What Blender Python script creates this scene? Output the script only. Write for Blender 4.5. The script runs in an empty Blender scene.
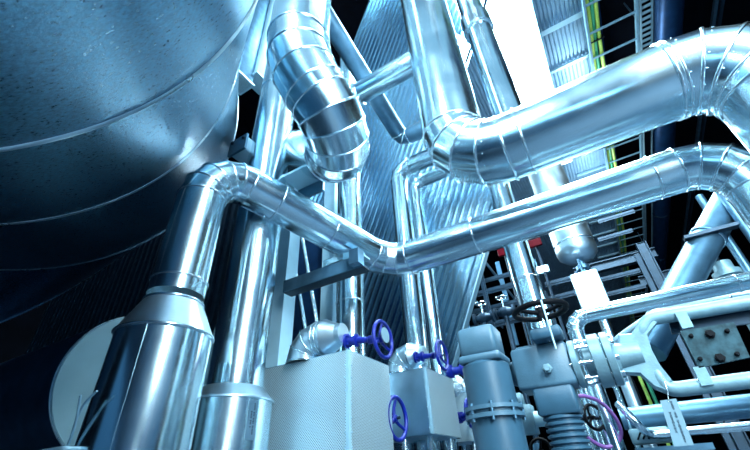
import bpy, math, random
from mathutils import Vector, Matrix
random.seed(7)
PI = math.pi
V = Vector
C = bpy.context.scene.collection

# ------------------------------------------------------------------ camera frame
F = 382.0; CX, CY = 375.0, 225.0
EX = V((0.85272162, -0.32439348, -0.40943218))
EY = V((0.52049579, 0.46139249, 0.71847136))
EZ = V((-0.04415849, -0.82576379, 0.56228479))
EYE = V((0, 0, 1.5))
WX, WY, WZ = V((1, 0, 0)), V((0, 1, 0)), V((0, 0, 1))

def ray(px, py):
    c = V((px - CX, py - CY, F))
    return V((EX.dot(c), EY.dot(c), EZ.dot(c)))
def P(px, py, d):
    return EYE + ray(px, py) * (d / F)
def depth(p):
    q = p - EYE
    return q.x * EX.z + q.y * EY.z + q.z * EZ.z
def on(p0, axis, px, py):
    """point of the line p0 + t*axis that is nearest to the sight line through (px, py)"""
    r = ray(px, py).normalized(); a = V(axis).normalized(); w = p0 - EYE
    b = a.dot(r)
    t = (b * r.dot(w) - a.dot(w)) / (1 - b * b)
    return p0 + a * t
def at_z(px, py, z):
    r = ray(px, py); return EYE + r * ((z - EYE.z) / r.z)
def on_plane(px, py, p0, n):
    r = ray(px, py); return EYE + r * ((p0 - EYE).dot(n) / r.dot(n))

# ------------------------------------------------------------------ materials
def mat(name, col, metal=0.0, rough=0.5, noise=0.0, nscale=8.0, bump=0.0, bscale=20.0, col2=None, rnoise=0.0, emit=None, estr=0.0, dots=None, stretch=(1, 1, 1)):
    m = bpy.data.materials.new(name); m.use_nodes = True
    nt = m.node_tree; b = nt.nodes['Principled BSDF']
    b.inputs['Base Color'].default_value = (*col, 1); b.inputs['Metallic'].default_value = metal
    b.inputs['Roughness'].default_value = rough
    tc = nt.nodes.new('ShaderNodeTexCoord'); mp = nt.nodes.new('ShaderNodeMapping'); mp.inputs['Scale'].default_value = stretch
    nt.links.new(tc.outputs['Object'], mp.inputs['Vector'])
    if noise or rnoise:
        n = nt.nodes.new('ShaderNodeTexNoise'); n.inputs['Scale'].default_value = nscale; n.inputs['Detail'].default_value = 6
        nt.links.new(mp.outputs[0], n.inputs['Vector'])
        if noise:
            c2 = col2 or tuple(c * (1 - noise) for c in col)
            r = nt.nodes.new('ShaderNodeValToRGB'); r.color_ramp.elements[0].position = .35; r.color_ramp.elements[1].position = .65
            r.color_ramp.elements[0].color = (*c2, 1); r.color_ramp.elements[1].color = (*col, 1)
            nt.links.new(n.outputs['Fac'], r.inputs['Fac']); nt.links.new(r.outputs['Color'], b.inputs['Base Color'])
        if rnoise:
            mr = nt.nodes.new('ShaderNodeMapRange'); mr.inputs['From Min'].default_value = .3; mr.inputs['From Max'].default_value = .7
            mr.inputs['To Min'].default_value = max(.03, rough - rnoise); mr.inputs['To Max'].default_value = rough + rnoise
            nt.links.new(n.outputs['Fac'], mr.inputs['Value']); nt.links.new(mr.outputs[0], b.inputs['Roughness'])
    if bump:
        n2 = nt.nodes.new('ShaderNodeTexNoise'); n2.inputs['Scale'].default_value = bscale; n2.inputs['Detail'].default_value = 3
        nt.links.new(mp.outputs[0], n2.inputs['Vector'])
        bp = nt.nodes.new('ShaderNodeBump'); bp.inputs['Strength'].default_value = 1; bp.inputs['Distance'].default_value = bump
        nt.links.new(n2.outputs['Fac'], bp.inputs['Height']); nt.links.new(bp.outputs[0], b.inputs['Normal'])
    if dots:
        # rows of punched holes: x+y runs along either face of an axis-aligned box, z up
        sp = nt.nodes.new('ShaderNodeSeparateXYZ'); nt.links.new(tc.outputs['Object'], sp.inputs[0])
        def M_(op, a, b_=None):
            k = nt.nodes.new('ShaderNodeMath'); k.operation = op
            for i, q in enumerate((a, b_)):
                if q is None: continue
                if isinstance(q, (int, float)): k.inputs[i].default_value = q
                else: nt.links.new(q, k.inputs[i])
            return k.outputs[0]
        u = M_('MULTIPLY', M_('ADD', sp.outputs[0], sp.outputs[1]), dots); w = M_('MULTIPLY', sp.outputs[2], dots)
        h = M_('MULTIPLY', M_('SINE', u), M_('SINE', w))
        g = M_('GREATER_THAN', h, 0.45)
        mx = nt.nodes.new('ShaderNodeMix'); mx.data_type = 'RGBA'
        nt.links.new(g, mx.inputs['Factor']); mx.inputs['A'].default_value = (*col, 1); mx.inputs['B'].default_value = (*(c * .25 for c in col), 1)
        nt.links.new(mx.outputs['Result'], b.inputs['Base Color'])
    if emit:
        b.inputs['Emission Color'].default_value = (*emit, 1); b.inputs['Emission Strength'].default_value = estr
    return m

M = dict(
    alu=mat('aluminium_cladding', (.70, .88, .96), 1, .20, noise=.12, nscale=3, rnoise=.04, bump=.0025, bscale=1.6),
    alu_dull=mat('aluminium_cladding_matt', (.62, .78, .88), 1, .36, noise=.15, nscale=5, rnoise=.06, bump=.003, bscale=2),
    bead=mat('aluminium_bead', (.80, .92, .98), 1, .2, rnoise=.05, nscale=9),
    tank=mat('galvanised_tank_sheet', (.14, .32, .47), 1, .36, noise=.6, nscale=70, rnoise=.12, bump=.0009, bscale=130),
    tank_seam=mat('tank_seam', (.75, .9, .97), 1, .3, rnoise=.05),
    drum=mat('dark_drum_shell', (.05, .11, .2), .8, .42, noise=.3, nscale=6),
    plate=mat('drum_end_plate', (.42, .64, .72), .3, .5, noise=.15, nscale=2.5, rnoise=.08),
    perf=mat('perforated_sheet', (.62, .78, .86), .75, .42, dots=330.0),
    boxside=mat('plain_box_sheet', (.36, .54, .68), .95, .33, noise=.2, nscale=4, rnoise=.1),
    paint=mat('grey_blue_machine_paint', (.036, .10, .16), 0, .42, noise=.12, nscale=9, bump=.0006, bscale=160),
    paint_l=mat('pale_grey_machine_paint', (.07, .155, .225), 0, .42, noise=.12, nscale=12, bump=.001, bscale=90),
    cast=mat('pale_cast_metal', (.20, .34, .41), .25, .45, noise=.22, nscale=14, bump=.0015, bscale=60),
    blue=mat('deep_blue_paint', (.0005, .011, .25), 0, .36, noise=.2, nscale=20),
    black=mat('black_paint', (.002, .003, .006), 0, .6, noise=.3, nscale=12),
    steel=mat('steel_section', (.11, .23, .34), .8, .4, noise=.25, nscale=7),
    rung=mat('ladder_steel', (.26, .46, .60), .3, .45, noise=.2, nscale=7),
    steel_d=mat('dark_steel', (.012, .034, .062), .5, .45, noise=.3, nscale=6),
    flat=mat('pale_steel_column', (.42, .66, .80), .35, .45, noise=.12, nscale=4),
    navy=mat('navy_sheet', (.012, .05, .14), .5, .4, noise=.3, nscale=4),
    corr=mat('corrugated_sheet', (.62, .82, .94), 1, .19, noise=.10, nscale=1.0),
    deck=mat('roof_deck', (.24, .40, .56), .3, .5, noise=.15, nscale=3),
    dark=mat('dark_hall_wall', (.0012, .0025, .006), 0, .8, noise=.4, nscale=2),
    floor=mat('concrete_floor', (.05, .09, .14), 0, .6, noise=.3, nscale=2),
    yellow=mat('yellow_green_cable', (.50, .72, .12), 0, .45, noise=.3, nscale=30),
    green=mat('green_cable', (.05, .42, .22), 0, .45, noise=.3, nscale=30),
    purple=mat('purple_cable', (.26, .10, .36), 0, .4, noise=.2, nscale=15),
    red=mat('red_paint', (.07, .0, .004), 0, .45, noise=.2, nscale=6),
    clampm=mat('mottled_clamp_plate', (.035, .085, .11), 0, .6, noise=.6, nscale=18),
    tagm=mat('tag_card', (.17, .28, .35), 0, .5, noise=.08, nscale=20),
    ink=mat('dark_ink', (.02, .05, .09), 0, .6, noise=.2, nscale=30),
    foil=mat('crumpled_foil', (.75, .88, .95), 1, .25, bump=.05, bscale=26, rnoise=.05),
    lamp=mat('lamp_glow', (.9, .97, 1), 0, .4, noise=.05, nscale=2, emit=(.72, .95, 1), estr=9),
    strip=mat('strip_glow', (.9, .97, 1), 0, .4, noise=.05, nscale=2, emit=(.66, .93, 1), estr=26),
)

for k_, v_ in (('dark', .04), ('red', .05), ('clampm', .15), ('black', .12), ('navy', .25), ('paint', .4)):
    M[k_].node_tree.nodes['Principled BSDF'].inputs['Specular IOR Level'].default_value = v_
# ------------------------------------------------------------------ mesh builder
def frame(a):
    a = V(a).normalized()
    h = WZ if abs(a.z) < .9 else WX
    u = a.cross(h).normalized(); return u, a.cross(u).normalized(), a
class MB:
    def __init__(s): s.v = []; s.f = []; s.sm = []
    def add(s, vs, fs, smooth=False):
        n = len(s.v); s.v += [tuple(q) for q in vs]; s.f += [tuple(i + n for i in f) for f in fs]; s.sm += [smooth] * len(fs); return s
    def box(s, c, ax, h):
        """oriented box: centre, three axes, half sizes"""
        c = V(c); vs = []
        for k in range(8):
            vs.append(c + ax[0] * h[0] * (1 if k & 1 else -1) + ax[1] * h[1] * (1 if k & 2 else -1) + ax[2] * h[2] * (1 if k & 4 else -1))
        return s.add(vs, [(0, 2, 3, 1), (4, 5, 7, 6), (0, 1, 5, 4), (2, 6, 7, 3), (0, 4, 6, 2), (1, 3, 7, 5)])
    def rbox(s, c, ax, h, b=.1):
        """box with chamfered edges running along ax[2]"""
        c = V(c); pts = []; b = min(b, h[0] * .9, h[1] * .9)
        for sx, sy in ((1, 1), (-1, 1), (-1, -1), (1, -1)):
            for k in range(4):
                t = PI / 2 * k / 3 + {(1, 1): 0, (-1, 1): PI / 2, (-1, -1): PI, (1, -1): 1.5 * PI}[(sx, sy)]
                pts.append((sx * (h[0] - b) + b * math.cos(t), sy * (h[1] - b) + b * math.sin(t)))
        e = min(b * .5, h[2] * .5); n = len(pts); vs = []
        for (sc, z) in ((1 - e / max(h[0], h[1]), -h[2]), (1, -h[2] + e), (1, h[2] - e), (1 - e / max(h[0], h[1]), h[2])):
            vs += [c + ax[0] * p[0] * sc + ax[1] * p[1] * sc + ax[2] * z for p in pts]
        fs = [(r * n + i, r * n + (i + 1) % n, (r + 1) * n + (i + 1) % n, (r + 1) * n + i) for r in range(3) for i in range(n)]
        s.add(vs, fs, True); return s.add([], [])._caps(vs, n)
    def _caps(s, vs, n):
        s.add(vs[:n], [tuple(reversed(range(n)))]); s.add(vs[-n:], [tuple(range(n))]); return s
    def lathe(s, c, a, prof, n=32, cap=True):
        """surface of revolution: prof = [(along axis, radius)]; doubled points give sharp edges"""
        c = V(c); u, w, a = frame(a)
        for i in range(len(prof) - 1):
            (h0, r0), (h1, r1) = prof[i], prof[i + 1]
            vs = [c + a * h + u * r * math.cos(2 * PI * k / n) + w * r * math.sin(2 * PI * k / n) for (h, r) in ((h0, r0), (h1, r1)) for k in range(n)]
            s.add(vs, [(k, (k + 1) % n, n + (k + 1) % n, n + k) for k in range(n)], True)
        if cap:
            for (h, r), rev in ((prof[0], True), (prof[-1], False)):
                if r > 1e-5:
                    vs = [c + a * h + u * r * math.cos(2 * PI * k / n) + w * r * math.sin(2 * PI * k / n) for k in range(n)]
                    s.add(vs, [tuple(reversed(range(n))) if rev else tuple(range(n))])
        return s
    def dome(s, c, a, prof, n=40):
        """one smooth surface of revolution through the profile"""
        c = V(c); u, w, a = frame(a)
        vs = [c + a * h + u * r * math.cos(2 * PI * k / n) + w * r * math.sin(2 * PI * k / n) for (h, r) in prof for k in range(n)]
        return s.add(vs, [(i * n + k, i * n + (k + 1) % n, (i + 1) * n + (k + 1) % n, (i + 1) * n + k) for i in range(len(prof) - 1) for k in range(n)], True)
    def cyl(s, a, b, r, n=24, r2=None):
        a = V(a); b = V(b); return s.lathe(a, b - a, [(0, r), ((b - a).length, r if r2 is None else r2)], n)
    def torus(s, c, a, R, r, n=48, m=10):
        c = V(c); u, w, a = frame(a); vs = []
        for i in range(n):
            d = u * math.cos(2 * PI * i / n) + w * math.sin(2 * PI * i / n)
            for j in range(m): vs.append(c + d * (R + r * math.cos(2 * PI * j / m)) + a * r * math.sin(2 * PI * j / m))
        return s.add(vs, [(i * m + j, i * m + (j + 1) % m, ((i + 1) % n) * m + (j + 1) % m, ((i + 1) % n) * m + j) for i in range(n) for j in range(m)], True)
    def tube(s, pts, r, m=10, closed=False):
        pts = [V(p) for p in pts]; n = len(pts); rs = r if isinstance(r, (list, tuple)) else [r] * n
        up = None; vs = []
        for i, p in enumerate(pts):
            if closed: t = pts[(i + 1) % n] - pts[i - 1]
            else: t = pts[min(i + 1, n - 1)] - pts[max(i - 1, 0)]
            t.normalize()
            if up is None: up = frame(t)[0]
            u = (up - t * up.dot(t)).normalized(); up = u; w = t.cross(u)
            vs += [p + u * rs[i] * math.cos(2 * PI * j / m) + w * rs[i] * math.sin(2 * PI * j / m) for j in range(m)]
        k = n if closed else n - 1
        s.add(vs, [(i * m + j, i * m + (j + 1) % m, ((i + 1) % n) * m + (j + 1) % m, ((i + 1) % n) * m + j) for i in range(k) for j in range(m)], True)
        if not closed: s._caps(vs, m)
        return s
    def ball(s, c, r, n=10):
        c = V(c); return s.dome(c - WZ * r, WZ, [(r - r * math.cos(PI * i / n), max(1e-4, r * math.sin(PI * i / n))) for i in range(n + 1)], n * 2)
    def prism(s, poly, off):
        """polygon of points extruded by the vector off"""
        n = len(poly); poly = [V(p) for p in poly]; q = [p + off for p in poly]
        s.add(poly + q, [tuple(reversed(range(n))), tuple(range(n, 2 * n))] + [(i, (i + 1) % n, n + (i + 1) % n, n + i) for i in range(n)]); return s
    def build(s, name, m, parent=None, origin=None):
        me = bpy.data.meshes.new(name)
        o0 = V(origin) if origin is not None else sum((V(q) for q in s.v), V()) / max(1, len(s.v))
        base = wpos.get(parent.name, V()) if parent is not None else V()
        me.from_pydata([tuple(V(q) - o0) for q in s.v], [], s.f); me.update()
        me.polygons.foreach_set('use_smooth', s.sm)
        me.materials.append(M[m] if isinstance(m, str) else m)
        o = bpy.data.objects.new(name, me); C.objects.link(o); o.location = o0 - base
        if parent is not None: o.parent = parent
        wpos[o.name] = o0
        return o
wpos = {}
def empty(name, loc, label=None, cat=None, group=None):
    o = bpy.data.objects.new(name, None); C.objects.link(o); o.location = loc; wpos[o.name] = V(loc)
    o.empty_display_size = .1
    return tag(o, label, cat, group)
def tag(o, label=None, cat=None, group=None, kind=None):
    if label: o['label'] = label
    if cat: o['category'] = cat
    if group: o['group'] = group
    if kind: o['kind'] = kind
    return o
AX = (WX, WY, WZ)

# ------------------------------------------------------------------ clad ducts with gored elbows
def band(c, a, R, w=.012, h=.008, n=48):
    p = [(-w, R - .002), (-w * .8, R + h * .7), (-w * .3, R + h), (w * .3, R + h), (w * .8, R + h * .7), (w, R - .002)]
    return MB().dome(c, a, p, n)
def duct(name, label, pts, r, R=None, gores=5, m='alu', bands=(), cat='pipe', group=None, sides=56, bw=.010, bh=.007, seam=None, endcap=True, elbow_bands=True, rivets=False):
    """pts: axis corners; R: bend radius (one or per corner); bands: [(section index, fraction)]"""
    pts = [V(p) for p in pts]; R = R if R is not None else r * 1.6
    Rs = R if isinstance(R, (list, tuple)) else [R] * (len(pts) - 2)
    Gs = gores if isinstance(gores, (list, tuple)) else [gores] * (len(pts) - 2)
    root = empty(name, min(pts, key=lambda p: p.z), label, cat, group)
    arcs = []
    for i in range(1, len(pts) - 1):
        a = (pts[i] - pts[i - 1]).normalized(); b = (pts[i + 1] - pts[i]).normalized(); ang = a.angle(b)
        t = Rs[i - 1] * math.tan(ang / 2); s = pts[i] - a * t
        nrm = (b - a * a.dot(b)).normalized(); cen = s + nrm * Rs[i - 1]
        ar = []
        for k in range(Gs[i - 1] + 1):
            th = ang * k / Gs[i - 1]
            ar.append((cen - nrm * Rs[i - 1] * math.cos(th) + a * Rs[i - 1] * math.sin(th), a * math.cos(th) + nrm * math.sin(th)))
        arcs.append(ar)
    secs = []; st = pts[0]
    for ar in arcs: secs.append((st, ar[0][0])); st = ar[-1][0]
    secs.append((st, pts[-1]))
    for i, (a, b) in enumerate(secs):
        if (b - a).length < .02: continue
        mb = MB().lathe(a, b - a, [(0, r), ((b - a).length, r)], sides, cap=endcap)
        if seam is not None:    # lap seam running along the section
            u, w, ax = frame(b - a); d = u * math.cos(seam) + w * math.sin(seam); tdir = ax.cross(d)
            mb.box((a + b) / 2 + d * r, (ax, tdir, d), ((b - a).length / 2, .006, .003))
        sec = mb.build('pipe_section', m, root)
        for (si, fr) in bands:
            if si == i: band(a + (b - a) * fr, b - a, r, bw, bh, sides).build('seam_band', 'bead', sec)
    for ar in arcs:
        mb = MB(); u = None
        rings = []
        for (p, t) in ar:
            if u is None: u = frame(t)[0]
            u = (u - t * u.dot(t)).normalized(); w = t.cross(u)
            rings.append([p + u * r * math.cos(2 * PI * k / sides) + w * r * math.sin(2 * PI * k / sides) for k in range(sides)])
        for g in range(len(rings) - 1):
            mb.add(rings[g] + rings[g + 1], [(k, (k + 1) % sides, sides + (k + 1) % sides, sides + k) for k in range(sides)], True)
            if rivets:
                for k in range(0, sides, 4):
                    mid = (rings[g][k] * .75 + rings[g + 1][k] * .25); mb.ball(mid, .006, 5)
        el = mb.build('elbow', m, root)
        if elbow_bands:
            for (p, t) in ar: band(p, t, r, bw, bh, sides).build('seam_band', 'bead', el)
    return root

# ================================================================== SETTING
def struct(name, mb, m, **k):
    return tag(mb.build(name, m), kind='structure', **k)
HC = 13.0
def slab(x0, x1, y0, y1, z0, z1): return MB().box(((x0 + x1) / 2, (y0 + y1) / 2, (z0 + z1) / 2), AX, ((x1 - x0) / 2, (y1 - y0) / 2, (z1 - z0) / 2))
struct('floor', slab(-14, 14, -25, 52, -.2, 0), 'floor')
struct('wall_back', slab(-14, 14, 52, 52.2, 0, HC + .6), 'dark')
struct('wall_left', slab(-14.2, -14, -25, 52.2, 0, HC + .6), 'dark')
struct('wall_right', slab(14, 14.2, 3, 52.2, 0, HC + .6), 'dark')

def px_x(px, py, z): return at_z(px, py, z).x
xs0 = px_x(484, 4, HC - .35); xs1 = px_x(531, 4, HC - .35)
xe = px_x(583, 8, HC - .1)
# roof deck: ribs run along Y
mb = MB(); x = -2.5; top = []
while x < xe + .02:
    top += [(x, HC), (x + .05, HC), (x + .065, HC + .05), (x + .10, HC + .05), (x + .115, HC)]; x += .12
vs = [V((a, y, b)) for (a, b) in top for y in (-1, 51.9)]
mb.add(vs, [(2 * i, 2 * i + 1, 2 * i + 3, 2 * i + 2) for i in range(len(top) - 1)])
struct('ceiling', mb, 'deck')
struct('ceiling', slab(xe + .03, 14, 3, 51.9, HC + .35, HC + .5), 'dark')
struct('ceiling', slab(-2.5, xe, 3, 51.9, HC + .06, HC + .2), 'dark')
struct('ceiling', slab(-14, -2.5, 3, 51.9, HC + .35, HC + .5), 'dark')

# ================================================================== BIG TANK
th, ph, U, W_, r1, r2, r3, h1, h3, D = (2.730547803716709, 0.4774784990088622, -1.3383528220239318, -1.4257853119374897, 1.4678739786639834, 1.5992855746554744, 1.9453422400289122, 1.4022484708812815, -1.6765124295646194, 3.2361840285632675)
ta = V((math.cos(ph) * math.cos(th), math.cos(ph) * math.sin(th), math.sin(ph)))
tu = ta.cross(WZ).normalized(); tv = ta.cross(tu)
T0 = EYE + tu * U + tv * W_
hA, hB, hC = D - abs(h1), D, D + abs(h3)
tank = empty('insulated_tank', T0 + ta * hB, 'huge dull speckled metal tank tapering towards us in the upper left', 'tank')
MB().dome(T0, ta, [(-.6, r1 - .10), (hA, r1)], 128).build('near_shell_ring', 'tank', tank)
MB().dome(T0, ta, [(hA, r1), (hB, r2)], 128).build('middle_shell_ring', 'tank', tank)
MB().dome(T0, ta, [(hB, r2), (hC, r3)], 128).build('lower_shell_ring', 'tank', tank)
def tank_fit(h, pts):
    q2 = []
    for (px, py) in pts:
        r_ = ray(px, py); q = r_ * (h / r_.dot(ta)) ; q2.append((q.dot(tu), q.dot(tv)))
    (ax_, ay_), (bx_, by_), (cx_, cy_) = q2
    d_ = 2 * (ax_ * (by_ - cy_) + bx_ * (cy_ - ay_) + cx_ * (ay_ - by_))
    a2, b2, c2 = ax_ ** 2 + ay_ ** 2, bx_ ** 2 + by_ ** 2, cx_ ** 2 + cy_ ** 2
    ux = (a2 * (by_ - cy_) + b2 * (cy_ - ay_) + c2 * (ay_ - by_)) / d_
    uy = (a2 * (cx_ - bx_) + b2 * (ax_ - cx_) + c2 * (bx_ - ax_)) / d_
    return ux, uy, math.hypot(ax_ - ux, ay_ - uy)
h4 = hC + 1.0
u4, v4_, r4 = tank_fit(h4, [(0, 322), (62, 293), (125, 250)])
T4 = EYE + tu * u4 + tv * v4_
def tring(T, h, r, n=128): return [T + ta * h + tu * r * math.cos(2 * PI * k / n) + tv * r * math.sin(2 * PI * k / n) for k in range(n)]
def tconn(a, b):
    n = len(a); return MB().add(a + b, [(k, (k + 1) % n, n + (k + 1) % n, n + k) for k in range(n)], True)
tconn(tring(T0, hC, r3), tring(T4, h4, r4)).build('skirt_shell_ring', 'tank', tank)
MB().dome(T4, ta, [(h4, r4), (h4 + .05, r4 * .9), (h4 + .25, r4 * .5), (h4 + .3, .01)], 128).build('end_shell_ring', 'tank', tank)
MB().dome(T4 + ta * h4, ta, [(-.02, r4 - .004), (-.012, r4 + .014), (0, r4 + .008), (.012, r4 + .014), (.02, r4 - .004)], 160).build('seam_band', 'tank_seam', tank)
for h, r in ((hA, r1), (hB, r2), (hC, r3)):
    w = .009
    MB().dome(T0 + ta * h, ta, [(-w, r - .004), (-w * .7, r + .012), (-w * .1, r + .006), (w * .1, r + .006), (w * .7, r + .012), (w, r - .004)], 160).build('seam_band', 'tank_seam', tank)

# ================================================================== LOWER DARK DRUM WITH PALE END PLATE
dr = .63
dc = V((-3.77, 2.03, 2.34))
drum = empty('end_plated_drum', dc, 'dark round drum with a pale end plate behind the wide cone-topped duct', 'drum')
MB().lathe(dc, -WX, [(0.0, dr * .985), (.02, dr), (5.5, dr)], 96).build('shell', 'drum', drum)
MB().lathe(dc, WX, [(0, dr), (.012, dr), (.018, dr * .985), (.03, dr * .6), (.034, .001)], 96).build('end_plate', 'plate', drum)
MB().torus(dc, WX, dr, .008, 96, 8).build('rim', 'tank_seam', drum)

# ================================================================== MID PIPE: riser - gooseneck - down slope - long run - drop
RB = .177
cA = P(211, 166, 3.2)
cB = P(386, 262, 4.2)
bot = on(cA, WZ, 176, 300)
pB = P(500, 228, 3.57)
cB = on(pB, WX, 389, 262)
cC = on(pB, WX, 733, 157)
end_down = V((cC.x, cC.y, 0))
long = duct('clad_pipe', 'bright mid-height clad pipe dipping from the gooseneck then running across to the second drop',
     [bot + WZ * .02, cA, cB, cC, end_down], RB, R=[.30, .36, .34], gores=[5, 3, 4], bands=[(0, .12), (1, .20), (1, .62), (2, .30), (2, .93), (3, .12)], bw=.009, bh=.008, seam=2.2)
# cone-topped wide duct below the riser
zc0 = on(cA, WZ, 175, 305).z; zc1 = on(cA, WZ, 168, 338).z
rc = .275
cd = empty('cone_topped_duct', V((cA.x, cA.y, 0)), 'wide upright clad duct with conical top below the gooseneck pipe', 'duct')
MB().lathe((cA.x, cA.y, 0), WZ, [(zc1, rc + .01), (zc0, RB + .004)], 72, cap=False).build('cone', 'alu_dull', cd)
mb = MB().lathe((cA.x, cA.y, 0), WZ, [(0, rc), (zc1, rc)], 72)
sa = -.95
mb.box((cA.x + rc * math.cos(sa), cA.y + rc * math.sin(sa), zc1 / 2), (V((-math.sin(sa), math.cos(sa), 0)), V((math.cos(sa), math.sin(sa), 0)), WZ), (.008, .004, zc1 / 2))
mb.build('shell', 'alu', cd)
band((cA.x, cA.y, zc1), WZ, rc, .01, .014, 72).build('rim', 'bead', cd)
band((cA.x, cA.y, zc0), WZ, RB + .002, .012, .010, 56).build('collar', 'bead', cd)

# ================================================================== SECOND COLUMN
q2 = P(247, 300, 3.2); R2 = .212
q2t = on(q2, WZ, 300, -60); zt = on(q2, WZ, 240, 392).z; zb = on(q2, WZ, 238, 404).z
col = empty('clad_column', V((q2.x, q2.y, 0)), 'tall upright clad pipe with a nameplate low down, passing behind the gooseneck pipe', 'pipe')
sec = MB().lathe((q2.x, q2.y, 0), WZ, [(zt, R2), (q2t.z, R2)], 56).build('pipe_section', 'alu', col)
band((q2.x, q2.y, on(q2, WZ, 272, 92).z), WZ, R2, .01, .008).build('seam_band', 'bead', sec)
MB().lathe((q2.x, q2.y, 0), WZ, [(zb, R2 + .09), (zb + .012, R2 + .09), (zt + .02, R2 + .002)], 56).build('cap_cone', 'alu_dull', col)
MB().lathe((q2.x, q2.y, 0), WZ, [(0, R2 + .078), (zb, R2 + .078)], 56).build('lower_shell', 'alu', col)
# nameplate on lower shell, two columns of lettering
na = math.atan2(-(q2.y), -(q2.x)) + .52
nd = V((math.cos(na), math.sin(na), 0)); nt_ = V((-math.sin(na), math.cos(na), 0))
npos = on_plane(259, 420, V((q2.x, q2.y, 0)) + nd * (R2 + .078), nd)
npl = MB().box(V((q2.x, q2.y, npos.z)) + nd * (R2 + .080), (nt_, nd, WZ), (.035, .003, .12)).build('nameplate', 'boxside', col)
mb = MB()
for j, (off, n, s_) in enumerate(((.010, 21, .095), (-.010, 11, .045))):
    for i in range(n):
        if i in (5, 9, 14): continue
        mb.box(V((q2.x, q2.y, npos.z + s_ - i * .009)) + nd * (R2 + .0835) + nt_ * off, (nt_, nd, WZ), (.005 * (1 if i % 3 else 1.2), .0006, .0028))
mb.build('lettering', 'ink', npl)

# ================================================================== BIG UPPER DUCT
RA = .29
pA = P(600, 110, 3.0)
aL = on(pA, WX, 459, 163); aR = on(pA, WX, 740, 52)
duct('large_clad_duct', 'largest bright clad duct dropping from the top, crossing the upper right and turning down',
     [V((aL.x, aL.y, HC - .02)), aL, aR, V((aR.x, aR.y, 0))], RA, R=[.42, .40], gores=[4, 4], bands=[(1, .12), (1, .97), (2, .2)], bw=.012, bh=.012, seam=1.9, cat='duct', rivets=True, sides=72)
# flange at the drop of the big duct
# ================================================================== S-SHAPED DUCT
s0 = P(299, 40, 3.45); RS = .262
sc1 = on(s0, WZ, 293, 62); s1 = V((sc1.x, sc1.y, HC - .02))
sc2 = P(340, 136, 3.12); sc3 = P(318, 168, 3.55)
duct('s_bend_duct', 'bright gored S-bend duct hanging from the top, swinging across beside the tall column',
     [s1, sc1, P(357, 154, 3.1), P(276, 152, 5.8)], .272, R=[.9, .31], gores=[3, 6], bw=.009, bh=.008, seam=2.6, cat='duct')

# ================================================================== THIN VERTICAL PIPES BEHIND
v1 = P(350, 250, 4.9); 
duct('clad_pipe', 'upright clad pipe rising from behind the S-bend duct to the nearest perforated box', [V((v1.x, v1.y, 0)), V((v1.x, v1.y, on(v1, WZ, 346, 60).z))], .168, bands=[(0, .4), (0, .62)])
v2 = P(400, 190, 6.2); v2t = on(v2, WZ, 399, 171)
v2e = on(v2t, WX, 470, 148)
duct('clad_pipe', 'slimmer upright clad pipe elbowing at its top into the large duct', [V((v2.x, v2.y, 0)), v2t, v2e], .145, R=.22, gores=3, bands=[(0, .5)])
v3 = P(415, 195, 6.55); v3t = on(v3, WZ, 414, 184)
duct('clad_pipe', 'dark-shaded upright pipe close beside the slimmer elbowed one', [V((v3.x, v3.y, 0)), v3t, on(v3t, WX, 490, 160)], .12, R=.18, gores=3, bands=[(0, .45)])
v5 = P(477, 26, 5.4)
duct('clad_pipe', 'upright clad pipe with a wide sleeve close behind the large duct drop', [V((v5.x, v5.y, on(v5, WZ, 510, 150).z)), V((v5.x, v5.y, HC - .02))], .17, cat='pipe')
vv = V((v5.x, v5.y, on(v5, WZ, 477, 26).z))
o = MB().lathe(vv, WZ, [(-.16, .18), (-.15, .205), (.15, .205), (.16, .18)], 48).build('sleeve', 'bead', [x for x in C.objects if x.name.startswith('clad_pipe') and x.get('label', '').startswith('upright clad pipe with a wide')][0])

# horizontal pipe between S duct and big duct, and dark angled pipe
d1 = P(356, 95, 5.2)
hp = duct('clad_pipe', 'short clad pipe slanting between the S-bend duct and the large duct', [d1, on(d1, WX, 432, 57)], .155, bands=[(0, .05)], bw=.02, bh=.02)
e1 = P(402, 139, 6.3); e0 = on(e1, WY, 318, 5)
e0 = P(316, 0, 5.3)
duct('dark_pipe', 'dark shiny pipe slanting down from the top behind the S-bend and kinking right', [e0, e1, on(e1, WX, 460, 116)], .135, R=.12, gores=2, m='steel', sides=32)
bq = P(345, 170, 4.1)

# ================================================================== CORRUGATED SHEET
rd = V((EX.dot(V((755, -2225, 382))), EY.dot(V((755, -2225, 382))), EZ.dot(V((755, -2225, 382))))).normalized()
pn = WX.cross(rd).normalized()
pc0 = P(430, 150, 7.6)
def inpl(px, py):
    q = on_plane(px, py, pc0, pn) - pc0
    # coordinates in the skew basis (WX, rd)
    b = q.dot(rd); c = rd.x; a = q.x
    t = (b - a * c) / (1 - c * c); s = a - t * c
    return s, t
sL = inpl(362, 20)[0]; sR = inpl(476, 262)[0]
tT = inpl(420, -60)[1]; tB = (0.15 - pc0.z) / rd.z
sM = inpl(447, 130)[0]; tM = inpl(480, 135)[1]
def corrugated(s0, s1):
    mb = MB(); pitch = .14; prof = []; s = s0
    while s < s1:
        prof += [(s, 0), (s + .055, 0), (s + .075, .065), (s + .12, .065)]; s += pitch
    prof.append((s, 0)); vs = []
    for (a, h) in prof:
        for t in (tB, tT if a < sM else tM): vs.append(pc0 + WX * a + rd * t + pn * h * (1 if pn.y < 0 else -1))
    mb.add(vs, [(2 * i, 2 * i + 1, 2 * i + 3, 2 * i + 2) for i in range(len(prof) - 1)])
    return mb
tag(corrugated(sL, sR).build('corrugated_sheet', 'corr'), 'leaning bright corrugated metal sheet behind the upright pipes', 'sheet')
fr = empty('edge_post', pc0 + WX * (sR + .03) + rd * tB, 'slanted pale steel post along the edge of the corrugated sheet', 'post')
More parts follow.
